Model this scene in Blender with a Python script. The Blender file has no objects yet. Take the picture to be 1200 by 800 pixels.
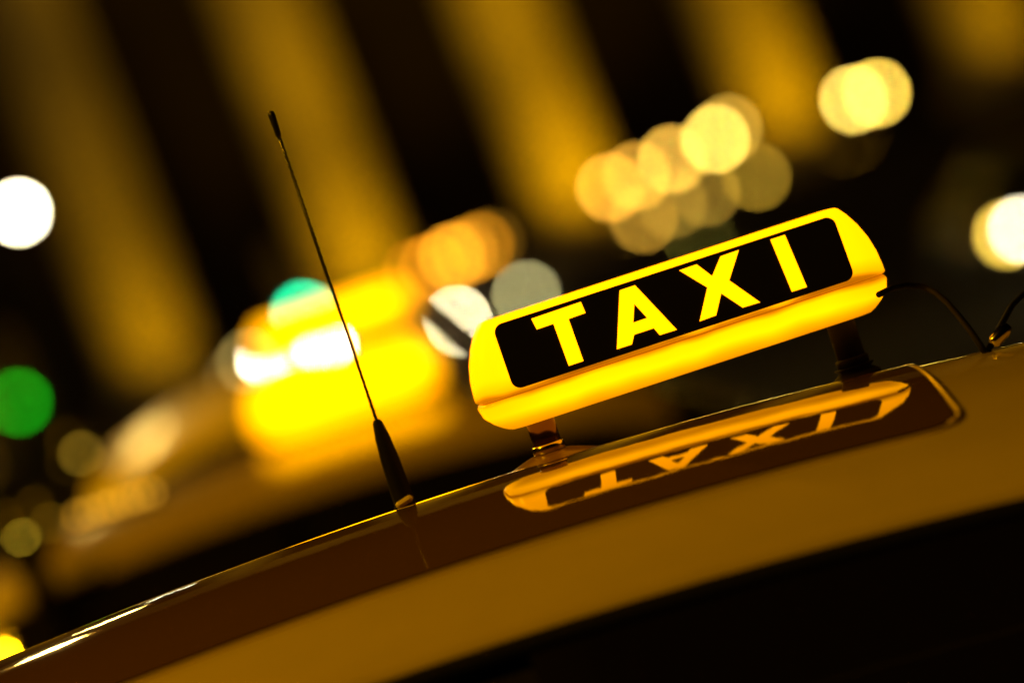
import bpy, bmesh, math, random
from mathutils import Matrix, Vector
R = math.radians
random.seed(7)
SC = bpy.context.scene
COL = SC.collection

# ------------------------------------------------------------------ camera, sky, exposure
CAM = Vector((-0.146, -3.42, 1.62))            # camera stands beside the taxi rank, just above roof height
SLOPE = R(2.5)                                  # the street falls gently to the right
ROAD = Matrix.Translation(CAM) @ Matrix.Rotation(SLOPE, 4, 'Y') @ Matrix.Translation(-CAM)
ROLL = R(18.0)
cam_d = bpy.data.cameras.new('camera')
cam = bpy.data.objects.new('camera', cam_d); COL.objects.link(cam)
cam_d.lens = 135; cam_d.sensor_width = 36; cam_d.clip_start = 0.05; cam_d.clip_end = 3000
cam_d.dof.use_dof = True; cam_d.dof.focus_distance = 3.45; cam_d.dof.aperture_fstop = 2.0
cam_d.dof.aperture_blades = 0
cam.matrix_world = ROAD @ Matrix.Translation(CAM) @ Matrix.Rotation(R(90 - 0.76), 4, 'X') @ Matrix.Rotation(-ROLL, 4, 'Z')
SC.camera = cam
SC.view_settings.view_transform = 'Standard'; SC.view_settings.look = 'None'
SC.view_settings.exposure = 0.0; SC.view_settings.gamma = 1.0
SC.view_settings.use_curve_mapping = False
SC.render.engine = 'CYCLES'
SC.cycles.use_denoising = True
SC.cycles.use_adaptive_sampling = False
SC.cycles.sample_clamp_indirect = 8.0
SC.cycles.max_bounces = 6
SC.cycles.caustics_reflective = False; SC.cycles.caustics_refractive = False

world = bpy.data.worlds.new('World'); SC.world = world; world.use_nodes = True
wn = world.node_tree; bg = wn.nodes['Background']
sky = wn.nodes.new('ShaderNodeTexSky'); sky.sky_type = 'NISHITA'; sky.sun_disc = False
sky.sun_elevation = R(-4); sky.sun_rotation = R(200)
wn.links.new(sky.outputs[0], bg.inputs[0]); bg.inputs[1].default_value = 0.0012    # night

# ------------------------------------------------------------------ helpers
def tag(o, label=None, cat=None, group=None, kind=None):
    if label: o['label'] = label
    if cat: o['category'] = cat
    if group: o['group'] = group
    if kind: o['kind'] = kind
    return o

def empty(name, label=None, cat=None, group=None, mw=None):
    o = bpy.data.objects.new(name, None); COL.objects.link(o)
    o.empty_display_size = 0.1
    if mw is not None: o.matrix_world = mw
    return tag(o, label, cat, group)

def copy_tree(o, parent=None):
    c = o.copy(); COL.objects.link(c)
    if parent is not None:
        c.parent = parent
    for ch in o.children: copy_tree(ch, c)
    return c

def img_uv(px, py):
    c, s = math.cos(ROLL), math.sin(ROLL)
    return px * c - py * s, px * s + py * c

def road_pt(px, py, D):
    "road-frame point seen at photo pixel (px, py) at depth D metres"
    u, v = img_uv(px, py)
    return Vector((CAM.x + (u - 447.0) * D / 4500.0, CAM.y + D, CAM.z + (506.0 - v) * D / 4500.0))

def world_pt(px, py, D):
    return ROAD @ road_pt(px, py, D)

class MB:
    def __init__(s): s.v = []; s.f = []; s.sm = []
    def add(s, vs, fs, smooth=False):
        n = len(s.v); s.v += [tuple(v) for v in vs]
        s.f += [tuple(i + n for i in f) for f in fs]; s.sm += [smooth] * len(fs)
        return s
    def box(s, c, d, rot=None):
        x, y, z = d[0] / 2, d[1] / 2, d[2] / 2
        vs = [Vector((a * x, b * y, e * z)) for a in (-1, 1) for b in (-1, 1) for e in (-1, 1)]
        if rot is not None: vs = [rot @ v for v in vs]
        vs = [v + Vector(c) for v in vs]
        return s.add(vs, [(0, 1, 3, 2), (4, 6, 7, 5), (0, 4, 5, 1), (2, 3, 7, 6), (0, 2, 6, 4), (1, 5, 7, 3)])
    def lathe(s, prof, n=20, c=(0, 0, 0), M=None, smooth=True, cap=True):
        "prof: (r, z) list revolved about z"
        vs = []; c = Vector(c)
        for r, z in prof:
            for i in range(n):
                a = 2 * math.pi * i / n
                p = Vector((r * math.cos(a), r * math.sin(a), z))
                if M is not None: p = M @ p
                vs.append(p + c)
        fs = []
        for j in range(len(prof) - 1):
            for i in range(n):
                k = (i + 1) % n
                fs.append((j * n + i, j * n + k, (j + 1) * n + k, (j + 1) * n + i))
        if cap:
            fs.append(tuple(range(n - 1, -1, -1))); fs.append(tuple((len(prof) - 1) * n + i for i in range(n)))
        return s.add(vs, fs, smooth)
    def ball(s, r, c=(0, 0, 0), n=14, m=9, sz=1.0):
        prof = [(max(1e-5, r * math.sin(math.pi * j / m)), -r * sz * math.cos(math.pi * j / m)) for j in range(m + 1)]
        return s.lathe(prof, n, c, cap=False)
    def tube(s, pts, r, n=10, smooth=True):
        pts = [Vector(p) for p in pts]; rs = r if isinstance(r, (list, tuple)) else [r] * len(pts)
        vs = []; up = Vector((0.13, 0.9, 0.41)).normalized()
        for i, p in enumerate(pts):
            t = (pts[min(i + 1, len(pts) - 1)] - pts[max(i - 1, 0)]).normalized()
            a = t.cross(up).normalized(); b = t.cross(a)
            for k in range(n):
                w = 2 * math.pi * k / n
                vs.append(p + (a * math.cos(w) + b * math.sin(w)) * rs[i])
        fs = []
        for j in range(len(pts) - 1):
            for i in range(n):
                k = (i + 1) % n
                fs.append((j * n + i, j * n + k, (j + 1) * n + k, (j + 1) * n + i))
        fs.append(tuple(range(n - 1, -1, -1))); fs.append(tuple((len(pts) - 1) * n + i for i in range(n)))
        return s.add(vs, fs, smooth)
    def grid(s, fn, nu, nv, smooth=True):
        vs = [fn(i / nu, j / nv) for j in range(nv + 1) for i in range(nu + 1)]
        w = nu + 1
        fs = [(j * w + i, j * w + i + 1, (j + 1) * w + i + 1, (j + 1) * w + i) for j in range(nv) for i in range(nu)]
        return s.add(vs, fs, smooth)
    def mesh(s, name):
        me = bpy.data.meshes.new(name); me.from_pydata(s.v, [], s.f)
        me.polygons.foreach_set('use_smooth', s.sm); me.update()
        bm = bmesh.new(); bm.from_mesh(me); bmesh.ops.recalc_face_normals(bm, faces=bm.faces); bm.to_mesh(me); bm.free()
        return me
    def build(s, name, mat, parent=None, bevel=0.0, seg=2):
        me = s.mesh(name); me.materials.append(mat)
        o = bpy.data.objects.new(name, me); COL.objects.link(o)
        if parent is not None: o.parent = parent
        if bevel:
            b = o.modifiers.new('bevel', 'BEVEL'); b.width = bevel; b.segments = seg; b.limit_method = 'ANGLE'; b.angle_limit = R(35)
        return o

# ------------------------------------------------------------------ materials
def mat(name, col, rough=0.5, metal=0.0, coat=0.0, noise=0.0, nscale=20.0, bump=0.0, spec=0.5, crough=0.03):
    m = bpy.data.materials.new(name); m.use_nodes = True
    nt = m.node_tree; p = nt.nodes['Principled BSDF']
    p.inputs['Base Color'].default_value = (*col, 1); p.inputs['Roughness'].default_value = rough
    p.inputs['Metallic'].default_value = metal; p.inputs['Coat Weight'].default_value = coat
    p.inputs['Coat Roughness'].default_value = crough; p.inputs['Specular IOR Level'].default_value = spec
    if noise or bump:
        tc = nt.nodes.new('ShaderNodeTexCoord'); n = nt.nodes.new('ShaderNodeTexNoise')
        n.inputs['Scale'].default_value = nscale; n.inputs['Detail'].default_value = 5
        nt.links.new(tc.outputs['Object'], n.inputs['Vector'])
        if noise:
            mx = nt.nodes.new('ShaderNodeMix'); mx.data_type = 'RGBA'
            mx.inputs[6].default_value = (*[c * (1 - noise) for c in col], 1)
            mx.inputs[7].default_value = (*[min(1, c * (1 + noise)) for c in col], 1)
            nt.links.new(n.outputs['Fac'], mx.inputs[0]); nt.links.new(mx.outputs[2], p.inputs['Base Color'])
        if bump:
            b = nt.nodes.new('ShaderNodeBump'); b.inputs['Strength'].default_value = bump; b.inputs['Distance'].default_value = 0.02
            nt.links.new(n.outputs['Fac'], b.inputs['Height']); nt.links.new(b.outputs['Normal'], p.inputs['Normal'])
    return m

def glow(name, col, strength=1.0, base=None):
    m = bpy.data.materials.new(name); m.use_nodes = True
    p = m.node_tree.nodes['Principled BSDF']
    p.inputs['Base Color'].default_value = (*(base or (0.4, 0.3, 0.1)), 1); p.inputs['Roughness'].default_value = 0.35
    p.inputs['Emission Color'].default_value = (*col, 1); p.inputs['Emission Strength'].default_value = strength
    return m

def shell_glow(name, ramp, zlo, zhi, half, edge, nscale):
    "glowing shell: emission painted with a fall-off towards its rims and ends"
    m = bpy.data.materials.new(name); m.use_nodes = True
    nt = m.node_tree; L = nt.links.new; p = nt.nodes['Principled BSDF']
    p.inputs['Base Color'].default_value = (0.75, 0.42, 0.02, 1); p.inputs['Roughness'].default_value = 0.3
    tc = nt.nodes.new('ShaderNodeTexCoord'); sx = nt.nodes.new('ShaderNodeSeparateXYZ'); L(tc.outputs['Object'], sx.inputs[0])
    n = nt.nodes.new('ShaderNodeTexNoise'); n.inputs['Scale'].default_value = nscale; n.inputs['Detail'].default_value = 1.5; L(tc.outputs['Object'], n.inputs['Vector'])
    mr = nt.nodes.new('ShaderNodeMapRange'); mr.inputs[1].default_value = zlo; mr.inputs[2].default_value = zhi; L(sx.outputs[2], mr.inputs[0])
    nm = nt.nodes.new('ShaderNodeMath'); nm.operation = 'MULTIPLY_ADD'; nm.inputs[1].default_value = 0.4; nm.inputs[2].default_value = -0.2; L(n.outputs['Fac'], nm.inputs[0])
    ad = nt.nodes.new('ShaderNodeMath'); ad.operation = 'ADD'; L(mr.outputs[0], ad.inputs[0]); L(nm.outputs[0], ad.inputs[1])
    cr = nt.nodes.new('ShaderNodeValToRGB'); e = cr.color_ramp.elements
    e[0].position, e[0].color = ramp[0][0], (*ramp[0][1], 1); e[1].position, e[1].color = ramp[-1][0], (*ramp[-1][1], 1)
    for q, c in ramp[1:-1]:
        k = e.new(q); k.color = (*c, 1)
    L(ad.outputs[0], cr.inputs[0])
    ab = nt.nodes.new('ShaderNodeMath'); ab.operation = 'ABSOLUTE'; L(sx.outputs[0], ab.inputs[0])
    m2 = nt.nodes.new('ShaderNodeMapRange'); m2.inputs[1].default_value = half - 0.06; m2.inputs[2].default_value = half; m2.inputs[3].default_value = 1.0; m2.inputs[4].default_value = edge
    L(ab.outputs[0], m2.inputs[0])
    L(cr.outputs[0], p.inputs['Emission Color']); L(m2.outputs[0], p.inputs['Emission Strength'])  # inner light's fall-off painted as emission, no tube modelled
    return m

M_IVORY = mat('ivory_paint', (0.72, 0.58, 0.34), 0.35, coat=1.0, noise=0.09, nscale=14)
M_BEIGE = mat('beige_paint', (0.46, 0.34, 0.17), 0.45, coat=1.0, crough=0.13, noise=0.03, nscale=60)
M_WHITE = mat('cream_paint', (0.85, 0.74, 0.5), 0.5, coat=0.5, crough=0.2, noise=0.03, nscale=60)
M_DARKP = mat('dark_paint', (0.02, 0.018, 0.016), 0.35, coat=1.0)
M_GLASS = mat('dark_glass', (0.006, 0.005, 0.004), 0.03)
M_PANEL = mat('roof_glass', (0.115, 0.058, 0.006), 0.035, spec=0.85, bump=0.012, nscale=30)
M_RUBBER = mat('black_rubber', (0.006, 0.0055, 0.005), 0.42, noise=0.2)
M_BLACK = mat('black_plastic', (0.012, 0.010, 0.009), 0.32, noise=0.1)
M_MATT = mat('matt_rubber', (0.004, 0.0035, 0.003), 0.75, spec=0.2)
M_FACE = mat('sign_black', (0.006, 0.005, 0.004), 0.45)
M_CHROME = mat('chrome', (0.75, 0.66, 0.5), 0.16, metal=1.0)
M_DKMETAL = mat('dark_metal', (0.03, 0.027, 0.024), 0.4, metal=0.6, noise=0.2)
M_LEG = mat('bronzed_metal', (0.16, 0.09, 0.04), 0.22, metal=0.9)
M_FOOT = mat('brown_plastic', (0.16, 0.09, 0.04), 0.3)
M_RIM = mat('alloy', (0.5, 0.48, 0.45), 0.3, metal=1.0)
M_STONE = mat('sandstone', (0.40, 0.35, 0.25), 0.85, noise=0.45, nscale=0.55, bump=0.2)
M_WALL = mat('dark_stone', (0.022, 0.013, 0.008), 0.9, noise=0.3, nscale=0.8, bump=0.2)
M_ASPH = mat('asphalt', (0.028, 0.026, 0.024), 0.8, noise=0.35, nscale=9, bump=0.3, spec=0.15)
M_PAVE = mat('paving', (0.032, 0.029, 0.026), 0.85, noise=0.25, nscale=4, bump=0.2, spec=0.1)
M_SOCK = mat('lamp_socket', (0.05, 0.04, 0.03), 0.5, metal=0.5)
M_SHELL_UP = shell_glow('lit_yellow_shell', [(0.0, (0.5, 0.13, 0)), (0.06, (0.7, 0.2, 0)), (0.12, (1.8, 0.62, 0)), (0.3, (3.1, 1.0, 0)), (1.0, (3.2, 1.04, 0))], 0.0, 0.072, 0.192, 0.86, 14)
M_SHELL_LO = shell_glow('lit_amber_shell', [(0.0, (0.95, 0.30, 0)), (0.22, (1.5, 0.52, 0)), (0.5, (2.9, 1.02, 0)), (0.82, (2.6, 0.9, 0)), (1.0, (0.7, 0.2, 0))], -0.031, 0.0, 0.19, 0.74, 16)
M_BRIGHT_UP = shell_glow('bright_yellow_shell', [(0.0, (3.2, 1.2, 0)), (0.3, (4.6, 1.9, 0)), (1.0, (4.0, 1.6, 0))], 0.0, 0.072, 0.192, 0.6, 22)
M_BRIGHT_LO = shell_glow('bright_amber_shell', [(0.0, (2.2, 0.75, 0)), (0.6, (4.0, 1.6, 0)), (1.0, (3.2, 1.2, 0))], -0.031, 0.0, 0.19, 0.5, 22)
M_SEAM = glow('seam_glow', (0.42, 0.11, 0.0), 1.0)
M_LETTER = glow('lit_letter', (3.2, 1.0, 0.0), 1.0)

# ------------------------------------------------------------------ ground (follows the street's fall)
gnd = MB().grid(lambda a, b: Vector((-1500 + 3000 * a, -1500 + 3000 * b, 0)), 4, 4, False).build('road', M_ASPH)
gnd.matrix_world = ROAD; tag(gnd, kind='structure')
pv = MB().box((0, 34.0, 0.02), (160, 24, 0.2)).build('pavement', M_PAVE); pv.matrix_world = ROAD; tag(pv, kind='structure')

# ------------------------------------------------------------------ colonnaded building, floodlit from its podium
BY = CAM.y + 55.0                                 # column axis
PT = 1.74                                         # podium top
bld = empty('building', 'dark stone building with a floodlit row of tall sandstone columns behind the taxis', 'building', mw=Matrix.Translation((1.35, BY, 0)))
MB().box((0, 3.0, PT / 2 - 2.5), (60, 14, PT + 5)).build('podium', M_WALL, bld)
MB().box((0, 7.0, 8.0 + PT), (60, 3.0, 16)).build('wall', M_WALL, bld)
MB().box((0, 2.6, 11.6 + PT), (60, 6.4, 1.2)).box((0, 2.4, 12.9 + PT), (60.4, 7.2, 1.2)).build('entablature', M_STONE, bld)
def shaft_mesh():
    m = MB(); n = 80; prof = [(0.66, 0.55), (0.665, 2.5), (0.64, 5.5), (0.58, 9.0), (0.54, 10.2)]
    vs = []
    for r, z in prof:
        for i in range(n):
            a = 2 * math.pi * i / n
            rr = r * (1 - 0.045 * abs(math.cos(a * 10)))
            vs.append((rr * math.cos(a), rr * math.sin(a), z))
    fs = [(j * n + i, j * n + (i + 1) % n, (j + 1) * n + (i + 1) % n, (j + 1) * n + i) for j in range(len(prof) - 1) for i in range(n)]
    return m.add(vs, fs, True)
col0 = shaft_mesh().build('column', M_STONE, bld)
MB().lathe([(0.9, 0.0), (0.9, 0.2), (0.86, 0.3), (0.72, 0.36), (0.78, 0.44), (0.69, 0.56)], 32).build('column_base', M_STONE, col0)
MB().lathe([(0.54, 10.2), (0.6, 10.3), (0.56, 10.36), (0.85, 10.75)], 32).box((0, 0, 10.87), (1.9, 1.9, 0.24)).build('capital', M_STONE, col0)
M_FLOOD = glow('flood_lens', (1.0, 0.48, 0.02), 4.0)
flood0 = None
for i in range(-5, 6):
    c = col0 if i == -5 else copy_tree(col0, bld)
    c.location = (i * 3.19, 0, PT)
fl_names = ['left of the left edge column', 'under the leftmost column in view', 'under the column left of the antenna tip', 'under the column between antenna and sign letters',
            'under the column above the sign', 'under the right edge column', 'right of the right edge column']
for i in range(-3, 4):
    x = 1.35 + i * 3.19
    if flood0 is None:
        f = flood0 = empty('floodlight')
        MB().box((0, 0, 0.06), (0.34, 0.26, 0.10)).build('housing', M_DKMETAL, f, 0.01)
        MB().box((0, 0.0, 0.115), (0.28, 0.20, 0.008)).build('lens', M_FLOOD, f)
    else:
        f = copy_tree(flood0)
    fx, fy, fz = x + 0.55, BY - 2.6, PT
    f.location = (fx, fy, fz)
    tag(f, 'small ground floodlight ' + fl_names[i + 3] + ' on the podium', 'floodlight', 'floodlights along the podium')
    ld = bpy.data.lights.new('flood_lamp', 'SPOT'); ld.energy = 560 * (0.25, 0.6, 0.95, 1.25, 1.0, 0.45, 0.4)[i + 3]; ld.color = (1.0, 0.50, 0.0); ld.spot_size = R(72); ld.spot_blend = 0.6; ld.shadow_soft_size = 0.1
    lo = bpy.data.objects.new('flood_lamp', ld); COL.objects.link(lo)
    lo.location = (fx, fy, fz + 0.16)
    lo.rotation_euler = (Vector((x, BY, PT + 2.5)) - Vector(lo.location)).to_track_quat('-Z', 'Y').to_euler()

for i, (lx, lab) in enumerate(((-6.2, 'left ground floodlight on the pavement before the columns'), (-0.2, 'middle ground floodlight on the pavement before the columns'), (5.8, 'right ground floodlight on the pavement before the columns'))):
    f = copy_tree(flood0)
    gz = -math.tan(SLOPE) * (lx - CAM.x) + 0.12
    f.location = (lx, BY - 11.5, gz); f.rotation_euler = (R(-40), 0, 0)
    tag(f, lab, 'floodlight', 'floodlights on the pavement')
    ld = bpy.data.lights.new('flood_lamp', 'SPOT'); ld.energy = 2500 * (0.06, 0.95, 0.3)[i]; ld.color = (1.0, 0.50, 0.0); ld.spot_size = R(44); ld.spot_blend = 0.35; ld.shadow_soft_size = 0.15
    lo = bpy.data.objects.new('flood_lamp', ld); COL.objects.link(lo); lo.location = (lx, BY - 11.5 + 0.08, gz + 0.2)
    lo.rotation_euler = (Vector((lx, BY, PT + 8.6)) - Vector(lo.location)).to_track_quat('-Z', 'Y').to_euler()

# ------------------------------------------------------------------ far lamps (small real globes; the lens turns them into discs)
def disc_emit(colour, r, D):
    colour = (colour[0], colour[1] * 0.92, colour[2] * 0.5) if colour[0] < 1.1 and colour[2] < colour[1] < colour[0] else colour
    "radiance of a globe of radius r at depth D whose defocused disc reaches `colour`"
    k = (135.0 * 135.0 / 2.0) / (3390.0 - 135.0) * (D - 3.39) / D * 1200.0 / 36.0 / 2.0     # disc radius in photo pixels
    return [c * (k / (r * 4500.0 / D)) ** 2 for c in colour]

def lamp_on_post(px, py, D, colour, label, name='lantern', group=None, r=0.046, cat='lantern'):
    p = world_pt(px, py, D)
    base = Vector((p.x, p.y, 0)); rp = ROAD @ Vector((0, road_pt(px, py, D).y, 0))
    gz = CAM.z - 1.62 - math.tan(SLOPE) * (p.x - CAM.x) + 0.12
    t = empty(name, label, cat, group, Matrix.Translation((p.x, p.y, gz)))
    h = p.z - gz
    MB().lathe([(0.11, 0), (0.11, 0.12), (0.05, 0.22), (0.035, 0.5), (0.03, h - r - 0.06), (0.06, h - r - 0.03), (0.05, h - r + 0.004)], 12).build('post', M_DKMETAL, t)
    e = disc_emit(colour, r, D); mx = max(e)
    MB().ball(r, (0, 0, h)).build('globe', glow('globe_light', [c / mx for c in e], mx), t)
    MB().lathe([(0.05, h + r - 0.004), (0.055, h + r + 0.012), (0.01, h + r + 0.05)], 12).build('cap', M_DKMETAL, t)
    return t

TAN = (0.62, 0.33, 0.065); TAN2 = (0.80, 0.50, 0.12); PALE = (0.95, 0.72, 0.22)
G1 = 'street lanterns in the cluster above the sign'
for (px, py, c, lb) in [
    (715, 220, (0.66, 0.33, 0.06), 'leftmost tan blurred lantern of the bright cluster above the sign'),
    (746, 206, (0.50, 0.27, 0.05), 'tan blurred lantern second from left in the bright cluster above the sign'),
    (787, 187, (0.72, 0.43, 0.10), 'yellow blurred lantern in the middle of the bright cluster above the sign'),
    (838, 163, (0.95, 0.68, 0.20), 'brightest pale blurred lantern at the top of the cluster above the sign'),
    (853, 151, (0.34, 0.22, 0.05), 'topmost faint lantern peeping out behind the brightest pale one')]:
    lamp_on_post(px, py, 40, c, lb, group=G1)
lamp_on_post(886, 207, 40, (0.22, 0.14, 0.02), 'dull olive blurred lantern at the right end of the cluster above the sign', group=G1)
lamp_on_post(754, 256, 40, (0.30, 0.17, 0.03), 'dull tan blurred lantern at the bottom left of the cluster above the sign', group=G1)
lamp_on_post(788, 240, 40, (0.16, 0.10, 0.02), 'dim blurred lantern low in the middle of the cluster above the sign', group=G1)
lamp_on_post(827, 226, 40, (0.20, 0.125, 0.025), 'dim brown blurred lantern just under the brightest pale one', group=G1)
G2 = 'orange lanterns in a row left of the sign'
for (px, py, c, lb) in [
    (488, 318, (0.20, 0.070, 0.004), 'faint leftmost orange lantern of the row above the second taxi sign'),
    (507, 312, (0.36, 0.13, 0.006), 'dim orange lantern second from left in the row above the second taxi sign'),
    (529, 301, (0.55, 0.24, 0.02), 'brightest orange lantern in the middle of the row above the second taxi sign'),
    (544, 296, (0.30, 0.13, 0.012), 'orange lantern just right of the brightest one in its row'),
    (563, 288, (0.30, 0.12, 0.006), 'deep orange lantern second from right in the row above the second taxi sign'),
    (576, 283, (0.06, 0.03, 0.004), 'faint rightmost orange lantern of the row above the second taxi sign')]:
    lamp_on_post(px, py, 40, c, lb, group=G2)
G3 = 'yellow street lanterns in a pair at the upper right'
lamp_on_post(1000, 117, 42, (0.95, 0.72, 0.22), 'left lantern of the pale yellow blurred pair at the upper right', group=G3)
lamp_on_post(1027, 109, 42, (0.92, 0.66, 0.16), 'right lantern of the pale yellow blurred pair at the upper right', group=G3)
lamp_on_post(22, 249, 38, (2.8, 2.4, 1.4), 'tall white street lamp blurred at the left edge of the picture', name='street_lamp', cat='street lamp')
lamp_on_post(317, 422, 36, (3.4, 2.9, 1.8), 'left white lantern glaring through the gap between the two blurred taxi signs', group='white lanterns seen between the blurred signs')
lamp_on_post(379, 406, 36, (3.4, 2.9, 1.8), 'right white lantern glaring through the gap between the two blurred taxi signs', group='white lanterns seen between the blurred signs')
lamp_on_post(292, 424, 36, (0.14, 0.11, 0.05), 'dim grey lantern beside the left white lantern', group='dim grey lanterns at the left')
lamp_on_post(277, 442, 36, (0.05, 0.035, 0.015), 'faintest grey lantern left of the blurred taxi signs', group='dim grey lanterns at the left')

def wall_lamp(px, py, colour, label):
    D = 50.9 - 0.14
    p = world_pt(px, py, D); r = 0.058
    t = empty('wall_lamp', label, 'wall lamp', 'lamps on the podium wall', Matrix.Translation((p.x, BY - 4.0, p.z)))
    MB().box((0, -0.03, 0), (0.16, 0.06, 0.22)).box((0, -0.1, -0.09), (0.05, 0.12, 0.03)).build('bracket', M_DKMETAL, t, 0.006)
    e = disc_emit(colour, r, D); mx = max(e)
    MB().ball(r, (0, -0.17, 0)).build('globe', glow('globe_light', [c / mx for c in e], mx), t)
wall_lamp(534, 377, (2.6, 2.2, 1.2), 'bright white wall lamp blurred at the left end of the lit sign')
wall_lamp(617, 346, (0.29, 0.28, 0.21), 'dull silver grey wall lamp blurred just above the left part of the sign')
wall_lamp(823, 284, (0.13, 0.12, 0.03), 'dim greenish wall lamp half hidden by the top edge of the sign')

# traffic lights with the green lamp lit
def traffic_light(px, py, D, colour, label):
    p = world_pt(px, py, D)
    gz = -math.tan(SLOPE) * (p.x - CAM.x) + 0.12
    t = empty('traffic_light', label, 'traffic light', 'traffic lights beyond the taxi rank', Matrix.Translation((p.x, p.y, gz)))
    h = p.z - gz
    MB().lathe([(0.12, 0), (0.12, 0.05), (0.05, 0.1), (0.05, h - 0.2)], 14).build('pole', M_DKMETAL, t)
    MB().box((0, 0.1, h + 0.22), (0.28, 0.16, 0.88)).build('housing', M_BLACK, t, 0.02)
    r = 0.052
    for k, (nm, zz) in enumerate((('green_lens', 0.0), ('amber_lens', 0.24), ('red_lens', 0.48))):
        if k == 0:
            e = disc_emit(colour, r, D); mx = max(e); m = glow('green_light', [c / mx for c in e], mx)
        else:
            m = mat(nm, ((0.2, 0.08, 0.0), (0.2, 0.01, 0.005))[k - 1], 0.2)
        MB().lathe([(r, 0), (r * 0.9, 0.012), (r * 0.5, 0.02), (0.002, 0.023)], 18, (0, 0.02, h + zz), Matrix.Rotation(R(90), 3, 'X')).build(nm, m, t)
        vz = MB()
        vs = []; n = 12
        for j in range(2):
            for i in range(n + 1):
                a = R(-20) + R(220) * i / n
                vs.append((0.1 * math.cos(a), 0.02 - 0.14 * j, h + zz + 0.1 * math.sin(a)))
        vz.add(vs, [(i, i + 1, n + 2 + i, n + 1 + i) for i in range(n)], True)
        o = vz.build('visor', M_BLACK, t); sd = o.modifiers.new('solid', 'SOLIDIFY'); sd.thickness = 0.006
traffic_light(22, 471, 36, (0.0, 0.20, 0.003), 'traffic light showing deep green at the left edge of the picture')
traffic_light(356, 368, 36, (0.0, 0.85, 0.36), 'traffic light showing turquoise green above the blurred yellow taxi signs')

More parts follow.
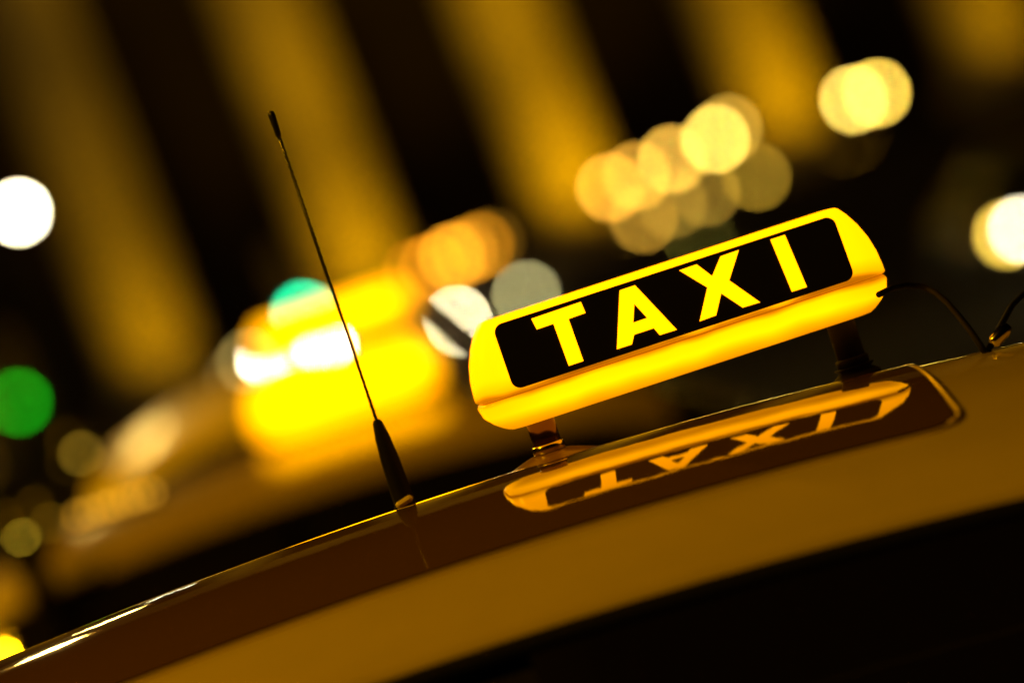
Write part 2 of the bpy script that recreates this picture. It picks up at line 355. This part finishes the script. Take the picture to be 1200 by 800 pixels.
# ------------------------------------------------------------------ cars
def make_car(name, label, cat, paint, H=1.46, glass_roof=False, lights_on=False, xr=(-0.95, 0.75), group=None, boxy=False):
    t = empty(name, label, cat, group)
    HW = 0.408; AC = 0.50
    def rz(x, y):
        d = 0.0
        if x > xr[1] - 0.2: d += 0.9 * (x - xr[1] + 0.2) ** 2
        if x < xr[0] + 0.2: d += 0.9 * (xr[0] + 0.2 - x) ** 2
        return H - 0.1 * x * x - AC * y * y - d
    ys = [-HW + 2 * HW * j / 40 for j in range(41)]
    prof = [(-HW - 0.018, -0.017), (-HW - 0.0155, -0.011), (-HW - 0.009, -0.0055)] + [(y, 0) for y in ys] + [(HW + 0.009, -0.0055), (HW + 0.0155, -0.011), (HW + 0.018, -0.017)]
    nx = 70
    vs = []
    for (y, dz) in prof:
        for i in range(nx + 1):
            x = xr[0] + (xr[1] - xr[0]) * i / nx
            vs.append((x, y, rz(x, max(-HW, min(HW, y))) + dz))
    w = nx + 1
    fs = [(j * w + i, j * w + i + 1, (j + 1) * w + i + 1, (j + 1) * w + i) for j in range(len(prof) - 1) for i in range(nx)]
    roof = MB().add(vs, fs, True).build('roof', paint, t)
    if glass_roof:
        X0, X1, Y1, rc = -0.50, 0.422, 0.290, 0.03
        def xe(y):
            q = abs(y) - (Y1 - rc)
            return 0 if q <= 0 else rc - math.sqrt(max(0, rc * rc - q * q))
        ny = 48; rows = []
        yy = sorted(set([-Y1 + 2 * Y1 * j / ny for j in range(ny + 1)] + [s * (Y1 - rc + rc * math.sin(R(a))) for s in (-1, 1) for a in (0, 20, 40, 60, 75, 85)]))
        nx2 = 60; vs = []
        for y in yy:
            e = xe(y)
            for i in range(nx2 + 1):
                x = X0 + e + (X1 - X0 - 2 * e) * i / nx2
                vs.append((x, y, rz(x, y) + 0.0035))
        w = nx2 + 1
        fs = [(j * w + i, j * w + i + 1, (j + 1) * w + i + 1, (j + 1) * w + i) for j in range(len(yy) - 1) for i in range(nx2)]
        gp = MB().add(vs, fs, True).build('glass_panel', M_PANEL, roof)
        ring = []
        for (cx, cy, a0) in ((X1 - rc, Y1 - rc, 0), (X0 + rc, Y1 - rc, 90), (X0 + rc, -Y1 + rc, 180), (X1 - rc, -Y1 + rc, 270)):
            for k in range(7):
                a = R(a0 + 15 * k); ring.append((cx + (rc + 0.004) * math.cos(a), cy + (rc + 0.004) * math.sin(a)))
        pts = []
        for q in range(len(ring)):
            a, b = ring[q], ring[(q + 1) % len(ring)]
            n = max(1, int(math.hypot(a[0] - b[0], a[1] - b[1]) / 0.04))
            for k in range(n):
                x = a[0] + (b[0] - a[0]) * k / n; y = a[1] + (b[1] - a[1]) * k / n
                pts.append((x, y, rz(x, y) + 0.001))
        pts.append(pts[0])
        MB().tube(pts, [0.0032 if p[0] > 0.3 and p[1] > -0.285 else 0.0018 for p in pts], 8).build('panel_trim', paint, roof)
    for sd_ in (-1, 1):
        pts = [(xr[0] + (xr[1] - xr[0]) * k / 30, sd_ * (HW + 0.012), rz(xr[0] + (xr[1] - xr[0]) * k / 30, HW) - 0.0275) for k in range(31)]
        MB().tube(pts, 0.0125, 10).build('rubber_seal', M_MATT, roof)
    # lower body: lofted stations  (x, half width, top height)
    B = 0.96 if not boxy else 1.02
    st = [(-2.28, 0.62, 0.72), (-2.22, 0.76, B - 0.04), (-1.9, 0.82, B + 0.02), (-1.5, 0.86, B + 0.03), (-0.8, 0.885, B), (0, 0.89, B - 0.01), (0.9, 0.885, B - 0.02),
          (1.35, 0.87, B - 0.02), (1.7, 0.84, B - 0.10), (2.05, 0.78, B - 0.2), (2.22, 0.68, B - 0.3), (2.27, 0.55, 0.6)]
    vs = []
    for (x, hw, tz) in st:
        half = [(0, tz), (hw * 0.55, tz - 0.005), (hw * 0.86, tz - 0.03), (hw * 0.97, tz - 0.09), (hw, tz * 0.75), (hw * 1.01, tz * 0.6), (hw, 0.38), (hw * 0.96, 0.24), (hw * 0.9, 0.2), (0, 0.19)]
        ring = half + [(-y, z) for y, z in half[-2:0:-1]]
        vs += [(x, y, z) for y, z in ring]
    n = 18
    fs = [(j * n + i, j * n + (i + 1) % n, (j + 1) * n + (i + 1) % n, (j + 1) * n + i) for j in range(len(st) - 1) for i in range(n)]
    fs += [tuple(range(n)), tuple((len(st) - 1) * n + i for i in range(n))]
    body = MB().add(vs, fs, True).build('body', paint, t)
    for s in (-1, 1):
        MB().box((0.45, s * 0.878, 0.83), (0.17, 0.03, 0.03)).build('door_handle', paint, body, 0.008)
        MB().box((-0.62, s * 0.882, 0.84), (0.17, 0.03, 0.03)).build('door_handle', paint, body, 0.008)
        MB().box((-0.1, s * 0.90, 0.5), (2.2, 0.02, 0.06)).build('side_trim', M_BLACK, body, 0.006)
    # glazing
    zt = H - AC * HW * HW - 0.018
    def pane(fn, nm, m=M_GLASS, th=0.008):
        o = MB().grid(fn, 14, 2).build(nm, m, t)
        sd = o.modifiers.new('solid', 'SOLIDIFY'); sd.thickness = th; return o
    def side(xa, xb, s, off=0.0):
        y0, y1 = HW + 0.013 - off, 0.80 - off
        def fn(a, b):
            xt = xa[0] + (xb[0] - xa[0]) * a; xq = xa[1] + (xb[1] - xa[1]) * a
            return Vector((xt + (xq - xt) * b, s * (y0 + (y1 - y0) * b), (rz(max(xr[0], min(xr[1], xt)), HW) - 0.020) * (1 - b) + (B - 0.05) * b))
        return fn
    XA, XB = (xr[0], xr[0] - 0.5), (xr[1], xr[1] + 0.6)
    if boxy: XA = (xr[0], xr[0] - 0.12)
    for s in (-1, 1):
        pane(side((0.03, 0.06), (XB[0] - 0.04, XB[1] - 0.1), s), 'side_window')
        pane(side((-0.62, -0.72), (-0.03, 0.0), s), 'side_window')
        pane(side((XA[0] + 0.05, XA[1] + 0.1), (-0.67, -0.78), s), 'quarter_window')
        pane(side((XA[0] - 0.03, XA[1]), (XB[0] + 0.03, XB[1]), s, 0.012), 'pillar', M_MATT, 0.006)
        MB().box((XB[1] - 0.16, s * 0.93, B + 0.03), (0.1, 0.17, 0.12)).build('wing_mirror', M_BLACK, t, 0.03, 3)
    zf = rz(xr[1], 0); zr = rz(xr[0], 0)
    MB().grid(lambda a, b: Vector((xr[1] + b * 0.6 + 0.06 * (1 - (2 * a - 1) ** 2) * b, (2 * a - 1) * (HW + (0.76 - HW) * b), rz(xr[1], (2 * a - 1) * HW) * (1 - b) + b * (B - 0.03) - 0.01)), 10, 6).build('windscreen', M_GLASS, t)
    bx = XA[0] - XA[1]
    MB().grid(lambda a, b: Vector((xr[0] - b * bx - 0.05 * (1 - (2 * a - 1) ** 2) * b, (2 * a - 1) * (HW + (0.76 - HW) * b), rz(xr[0], (2 * a - 1) * HW) * (1 - b) + b * (B - 0.01) - 0.01)), 10, 6).build('rear_window', M_GLASS, t)
    # wheels
    rx = Matrix.Rotation(R(90), 3, 'X')
    for x in (-1.38, 1.42):
        for s in (-1, 1):
            wh = MB().lathe([(0.2, -0.09), (0.29, -0.1), (0.318, -0.08), (0.322, 0), (0.318, 0.08), (0.29, 0.1), (0.2, 0.09)], 28, (x, s * 0.82, 0.322), rx).build('tyre', M_RUBBER, t)
            rim = MB().lathe([(0.205, -0.02), (0.2, 0.09), (0.185, 0.09), (0.17, 0.06), (0.05, 0.07), (0.045, 0.085), (0.002, 0.088)], 20, (x, s * 0.82, 0.322), Matrix.Rotation(R(90 if s < 0 else -90), 3, 'X'))
            rim.build('rim', M_RIM, wh)
    # lights, grille, plate
    hl = glow('dipped_beam', (1.0, 0.66, 0.08), 32.0) if lights_on else mat('headlight_glass', (0.5, 0.5, 0.48), 0.12, metal=0.6)
    hw = glow('main_beam', (1.0, 0.9, 0.6), 50.0) if lights_on else hl
    tl = mat('tail_lens', (0.25, 0.01, 0.008), 0.2)
    for s in (-1, 1):
        hb = MB().box((2.12, s * 0.56, 0.66), (0.2, 0.34, 0.15)).build('headlight', M_DKMETAL, t, 0.04, 3)
        MB().lathe([(0.055, 0), (0.045, 0.02), (0.002, 0.03)], 16, (2.215, s * 0.635, 0.66), Matrix.Rotation(R(90), 3, 'Y')).build('lamp', hl, hb)
        MB().lathe([(0.055, 0), (0.045, 0.02), (0.002, 0.03)], 16, (2.215, s * 0.485, 0.66), Matrix.Rotation(R(90), 3, 'Y')).build('lamp', hw, hb)
        MB().box((-2.16, s * 0.64, 0.78), (0.16, 0.22, 0.22)).build('tail_light', tl, t, 0.04, 3)
    MB().box((2.245, 0, 0.62), (0.05, 0.66, 0.14)).build('grille', M_BLACK, t, 0.02)
    MB().box((2.2, 0, 0.36), (0.2, 1.3, 0.16)).build('bumper', M_BLACK, t, 0.05, 3)
    MB().box((-2.2, 0, 0.42), (0.2, 1.3, 0.18)).build('bumper', M_BLACK, t, 0.05, 3)
    return t

def park(car, p, rot=0.0):
    car.matrix_world = ROAD @ Matrix.Translation(p) @ Matrix.Rotation(rot, 4, 'Z')

XC1 = -0.24
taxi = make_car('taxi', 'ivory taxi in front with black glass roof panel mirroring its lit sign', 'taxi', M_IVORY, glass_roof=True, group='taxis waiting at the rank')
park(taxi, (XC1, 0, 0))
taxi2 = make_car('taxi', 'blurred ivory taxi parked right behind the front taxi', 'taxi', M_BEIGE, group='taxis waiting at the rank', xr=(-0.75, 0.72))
D2 = 7.8
park(taxi2, (-0.62, CAM.y + D2, 0))
van = make_car('taxi_van', 'blurred taller cream taxi van seen from behind beyond the second taxi', 'van', M_WHITE, H=1.625, group='taxis waiting at the rank', xr=(-0.95, 0.9), boxy=True)
D3 = 9.5
park(van, (-0.74, CAM.y + D3, 0), R(90))
hp = road_pt(1178, 270, 36)
inv2 = taxi2.matrix_world.inverted()
MB().tube([inv2 @ world_pt(*p) for p in ((604, 444, D2), (580, 420, D2), (539, 385, D2), (517, 366, D2), (508, 359, D2))], [0.012, 0.009, 0.007, 0.006, 0.003], 12).build('aerial', M_RUBBER, taxi2)
carf = make_car('parked_car', 'dark car with headlights on facing the camera at the right edge', 'car', M_DARKP, lights_on=True)
park(carf, (hp.x + 0.635, hp.y + 2.2, 0), R(-90))

def roof_z(x, y, H=1.46): return H - 0.1 * x * x - 0.50 * y * y

# ------------------------------------------------------------------ taxi sign
def rrect(a, b, r, n=7):
    pts = []
    for (sx, sy, a0) in ((1, 1, 0), (-1, 1, 90), (-1, -1, 180), (1, -1, 270)):
        for k in range(n):
            t = R(a0 + 90 * k / (n - 1)); pts.append((sx * (a - r) + r * math.cos(t), sy * (b - r) + r * math.sin(t)))
    return pts
def loft(levels):
    "levels: (z, half length, half depth, corner radius)"
    m = MB(); vs = []; n = 0
    for (z, a, b, r) in levels:
        p = rrect(a, b, r); n = len(p); vs += [(x, y, z) for x, y in p]
    fs = [(j * n + i, j * n + (i + 1) % n, (j + 1) * n + (i + 1) % n, (j + 1) * n + i) for j in range(len(levels) - 1) for i in range(n)]
    fs += [tuple(range(n - 1, -1, -1)), tuple((len(levels) - 1) * n + i for i in range(n))]
    return m.add(vs, fs, True)

ZS, ZT, ZB = 0.0, 0.0715, -0.0305         # seam, top, bottom (sign-local, origin at the seam centre)
UP = [(0.0008, 0.1900, 0.0455, 0.020), (0.0022, 0.1915, 0.0462, 0.020), (0.010, 0.1913, 0.0447, 0.020), (0.022, 0.1902, 0.0425, 0.019), (0.036, 0.1870, 0.0396, 0.017), (0.050, 0.1815, 0.0366, 0.015),
      (0.062, 0.1745, 0.0340, 0.012), (0.0690, 0.1690, 0.0322, 0.010), (0.0708, 0.1665, 0.0305, 0.009), (0.0715, 0.1620, 0.0265, 0.008)]
LO = [(-0.0008, 0.1895, 0.0452, 0.020), (-0.004, 0.1912, 0.0456, 0.020), (-0.014, 0.1885, 0.0430, 0.020), (-0.022, 0.1815, 0.0390, 0.019), (-0.0275, 0.1745, 0.0345, 0.017), (-0.0300, 0.1700, 0.0310, 0.015), (-0.0305, 0.1640, 0.0260, 0.013)]

Q = 0.45833
def z1(p): return img_uv(520 + p[0] * Q, 220 + p[1] * Q)
def panel_uv(p):
    u, v = z1(p); t = (u - 428.2) / 424.5
    return t, (v - 544.8 - 4.8 * t) / 83.2
LETTERS = {
 'T': [(222, 345), (350, 303), (362, 333), (318, 348), (356, 462), (318, 474), (279, 360), (236, 374)],
 'A': [(450, 275), (490, 262), (597, 385), (553, 398), (538, 379), (487, 395), (481, 421), (442, 433)],
 'X': [(605, 225), (650, 210), (690, 243), (712, 190), (760, 174), (734, 256), (813, 317), (768, 330), (713, 290), (699, 349), (656, 364), (677, 273)],
 'I': [(842, 148), (880, 136), (935, 279), (896, 291)]}
HOLE = [(488, 312), (521, 351), (485, 363)]

def make_sign(label, face=True, group=None, mu=None, ml=None):
    t = empty('taxi_sign', label, 'taxi sign', group)
    loft(UP).build('upper_shell', mu or M_SHELL_UP, t)
    loft(LO).build('lower_shell', ml or M_SHELL_LO, t)
    loft([(-0.0012, 0.1888, 0.0448, 0.020), (0.0012, 0.1888, 0.0448, 0.020)]).build('seam', M_SEAM, t)
    if face:
        # black face: thin plate lying on the sloping front of the shell
        zb, zt = 0.0042, 0.0648
        yb, yt = -0.0462, -0.0341
        n = Vector((0, -(zt - zb), (yt - yb))).normalized(); n = Vector((0, -abs(n.y), abs(n.z)))
        def P(x, s, off):                       # s: 0 at the top edge, 1 at the bottom edge
            return Vector((x, yt + (yb - yt) * s, zt + (zb - zt) * s)) + n * off
        W = 0.1605; Hh = math.hypot(zt - zb, yt - yb); r = 0.0085
        out = []
        for (sx, sy, a0) in ((1, 1, 0), (-1, 1, 90), (-1, -1, 180), (1, -1, 270)):
            for k in range(7):
                a = R(a0 + 15 * k)
                out.append((sx * (W - r) + r * math.cos(a), sy * (Hh / 2 - r) + r * math.sin(a)))
        def plate(poly, o0, o1):
            m = len(poly)
            vs = [P(x, 0.5 - y / Hh, o0) for x, y in poly] + [P(x, 0.5 - y / Hh, o1) for x, y in poly]
            fs = [tuple(range(m)), tuple(range(2 * m - 1, m - 1, -1))] + [(i, (i + 1) % m, m + (i + 1) % m, m + i) for i in range(m)]
            return vs, fs
        face_o = MB().add(*plate(out, -0.004, 0.0018)).build('front_face', M_FACE, t)
        for ch in 'TAXI':
            poly = []
            for p in LETTERS[ch]:
                a, s = panel_uv(p); poly.append((-W + 2 * W * a, (0.5 - s) * Hh))
            bm = bmesh.new()
            loops = [poly]
            if ch == 'A':
                h = []
                for p in HOLE:
                    a, s = panel_uv(p); h.append((-W + 2 * W * a, (0.5 - s) * Hh))
                loops.append(h)
            edges = []
            for lp in loops:
                vv = [bm.verts.new(P(x, 0.5 - y / Hh, 0.0019)) for x, y in lp]
                edges += [bm.edges.new((vv[i], vv[(i + 1) % len(vv)])) for i in range(len(vv))]
            bmesh.ops.triangle_fill(bm, use_beauty=True, use_dissolve=False, edges=edges, normal=n)
            res = bmesh.ops.extrude_face_region(bm, geom=bm.faces[:])
            bmesh.ops.translate(bm, vec=n * 0.0006, verts=[g for g in res['geom'] if isinstance(g, bmesh.types.BMVert)])
            bmesh.ops.recalc_face_normals(bm, faces=bm.faces)
            me = bpy.data.meshes.new('letter'); bm.to_mesh(me); bm.free(); me.materials.append(M_LETTER)
            o = bpy.data.objects.new('letter', me); COL.objects.link(o); o.parent = face_o
    for s in (-1, 1):
        x = s * 0.143; q = 1.0 if s < 0 else 0.5; dz = 0.0 if s < 0 else -0.0120      # the roof falls away under the right leg
        lg = MB().lathe([(0.0130, -0.064 + dz), (0.0130, -0.028)], 24, (x, 0, 0)).build('leg', M_LEG if s < 0 else M_MATT, t)  # right leg, collar and foot blackened to sink into the dark
        MB().lathe([(0.0135, -0.0605), (0.0150, -0.0600), (0.0152, -0.0535), (0.0138, -0.0525)], 24, (x, 0, dz), cap=False).build('collar', M_CHROME if s < 0 else M_MATT, lg)
        MB().lathe([(0.046 * q, -0.0725), (0.043 * q, -0.0690), (0.030 * q, -0.0645), (0.019, -0.0610), (0.012, -0.0605)], 28, (x, 0, dz)).build('foot', M_FOOT if s < 0 else M_MATT, lg)
    return t

sz1 = 1.5275
sign1 = make_sign('sharp lit yellow TAXI sign with black face on the front taxi roof', True, 'lit taxi roof signs')
sign1.matrix_world = ROAD @ Matrix.Translation((0.0012, 0.10, sz1)) @ Matrix.Rotation(R(5), 4, 'Z') @ Matrix.Diagonal((1.02, 1, 1, 1))
inv1 = sign1.matrix_world.inverted()
def sl(px, py, D): return inv1 @ world_pt(px, py, D)
cab = [sl(*p) for p in [(1030, 345, 3.46), (1045, 337.5, 3.50), (1062, 334, 3.52), (1080, 335, 3.52), (1096, 342, 3.50), (1110, 354, 3.48), (1124, 370, 3.45), (1138, 388, 3.42), (1149, 404, 3.40), (1156, 415, 3.40)]]
MB().tube(cab, 0.0029, 10).build('power_cable', M_MATT, sign1)

MB().lathe([(0.0044, 0), (0.0062, 0.003), (0.0062, 0.016), (0.0035, 0.022)], 14, sl(1163, 403, 3.40), Matrix.Rotation(R(60), 3, 'Y')).build('cable_plug', M_CHROME, sign1)
cab2 = [sl(*p) for p in [(1156, 414, 3.40), (1166, 396, 3.42), (1176, 376, 3.45), (1186, 358, 3.48), (1200, 344, 3.5), (1222, 338, 3.52), (1246, 350, 3.5), (1262, 385, 3.45)]]
MB().tube(cab2, 0.0029, 10).build('power_cable', M_MATT, sign1)
def place_sign(s, px, py, D, rot=0.0):
    p = road_pt(px, py, D)
    s.matrix_world = ROAD @ Matrix.Translation(p) @ Matrix.Rotation(rot, 4, 'Z'); return p
s2 = make_sign('large blurred yellow lit sign on the second taxi roof', False, 'lit taxi roof signs', M_BRIGHT_UP, M_BRIGHT_LO)
place_sign(s2, 406, 468, D2, R(3)); s2.scale = (1.05, 1.0, 1.12)
s3 = make_sign('farther blurred yellow sign on the taxi van roof behind', False, 'lit taxi roof signs', M_BRIGHT_UP, M_BRIGHT_LO)
place_sign(s3, 393, 384.5, D3, R(-3)); s3.scale = (1.06, 1.0, 0.85)

G5 = 'added glint lamps left of the second taxi'  # tiny lamps on posts added to imitate glints on the car roofs
lamp_on_post(25, 629, 7.3, (0.30, 0.21, 0.022), 'added olive yellow lamp imitating a glint on the second taxi, left edge', 'glint_lamp', G5, 0.006, 'glint stand-in')
lamp_on_post(58, 612, 7.9, (0.07, 0.04, 0.003), 'added faint lamp imitating a glint just right of the olive yellow one', 'glint_lamp', G5, 0.007, 'glint stand-in')
lamp_on_post(95, 531, 9.0, (0.13, 0.085, 0.012), 'added dim lamp imitating a glint on the left end of the taxi van', 'glint_lamp', G5, 0.009, 'glint stand-in')
lb = empty('glint_strip', 'added row of amber beads imitating a glint on the second taxi roof', 'light bar')
lb.matrix_world = ROAD @ Matrix.Translation(road_pt(135, 590, 6.9))  # added glowing beads and holder imitate a lamp reflection on the roof
MB().box((0, 0.01, -0.012), (0.17, 0.02, 0.014)).build('housing', M_BLACK, lb, 0.003)
M_GLINT = glow('amber_glint', (1.0, 0.47, 0.03), 3.6)
for k in range(7):
    MB().ball(0.0062, (-0.069 + 0.023 * k + random.uniform(-.004, .004), 0, 0.0), 10, 6).build('glint_bead', M_GLINT, lb)

# ------------------------------------------------------------------ whip antenna on the front taxi
ab = road_pt(478, 600, 3.54); XA1 = ab.x - XC1
ant = empty('whip_antenna', 'thin black whip antenna standing on the front taxi roof left of the sign', 'antenna')
zb = roof_z(XA1, 0.12) + 0.0035
ant.matrix_world = ROAD @ Matrix.Translation((ab.x, 0.12, zb)) @ Matrix.Rotation(R(-0.9), 4, 'Y') @ Matrix.Scale(1.032, 4)
MB().lathe([(0.0115, -0.004), (0.0112, 0.002), (0.0095, 0.006), (0.0092, 0.02), (0.0086, 0.045), (0.0068, 0.068), (0.0044, 0.082), (0.0028, 0.0845)], 20).build('base', M_MATT, ant)
mast = MB().tube([(0, 0, 0.082), (0.0005, 0, 0.2), (0, 0, 0.355)], 0.0015, 8)
n = 420
mast.tube([(0.0015 * math.cos(2 * math.pi * k / 14) + 0.0005 * math.sin(math.pi * k / n), 0.0015 * math.sin(2 * math.pi * k / 14), 0.084 + 0.27 * k / n) for k in range(n)], 0.0004, 5)
mast.build('mast', M_BLACK, ant)
MB().lathe([(0.0014, 0.350), (0.0026, 0.353), (0.0032, 0.371), (0.0027, 0.3745), (0.001, 0.3755)], 14).build('tip', M_RUBBER, ant)
MB().box((0.0005, -0.0128, 0.0075), (0.017, 0.006, 0.0065), Matrix.Rotation(R(-14), 3, 'Y')).build('mount_screw', M_WHITE, ant, 0.003)

# ------------------------------------------------------------------ sodium street lamps along the rank (left of the view)
lamp0 = None
M_SODIUM = glow('sodium_lens', (1.0, 0.4, 0.01), 30)
for (lx, ld_, lab) in ((-6.0, 1.5, 'tall sodium street lamp on a curved arm beside the front taxi'), (-6.0, 12.0, 'added unseen sodium street lamp on a curved arm beyond the taxi van'), (-5.0, 24.0, 'tall street lamp on a curved arm halfway to the columns'), (-6.0, 36.0, 'tall street lamp on a curved arm nearest the columns')):  # the one beyond the van is added out of view to brighten it
    lp = ROAD @ Vector((lx, CAM.y + ld_, 0))
    if lamp0 is None:
        lamp = lamp0 = empty('street_lamp')
        MB().lathe([(0.12, 0), (0.12, 0.5), (0.08, 0.6), (0.06, 5.8)], 16).build('pole', M_DKMETAL, lamp)
        MB().tube([(0, 0, 5.7), (0.05, 0.05, 6.0), (0.4, 0.1, 6.2), (1.0, 0.2, 6.25)], 0.035, 10).build('arm', M_DKMETAL, lamp)
        hd = MB().box((1.25, 0.24, 6.28), (0.6, 0.26, 0.1)).build('lamp_head', M_DKMETAL, lamp, 0.03, 3)
        MB().box((1.25, 0.24, 6.222), (0.4, 0.18, 0.012)).build('lens', M_SODIUM, hd)
    else:
        lamp = copy_tree(lamp0)
    lamp.location = lp; tag(lamp, lab, 'street lamp', 'tall street lamps beside the rank')
    sd = bpy.data.lights.new('sodium_lamp', 'POINT'); sd.energy = 880 if ld_ < 5 else 1400 if ld_ < 20 else 260; sd.color = (1.0, 0.45, 0.002) if ld_ < 20 else (1.0, 0.66, 0.16); sd.shadow_soft_size = 0.12
    so = bpy.data.objects.new('sodium_lamp', sd); COL.objects.link(so); so.location = lp + Vector((1.25, 0.24, 6.05))
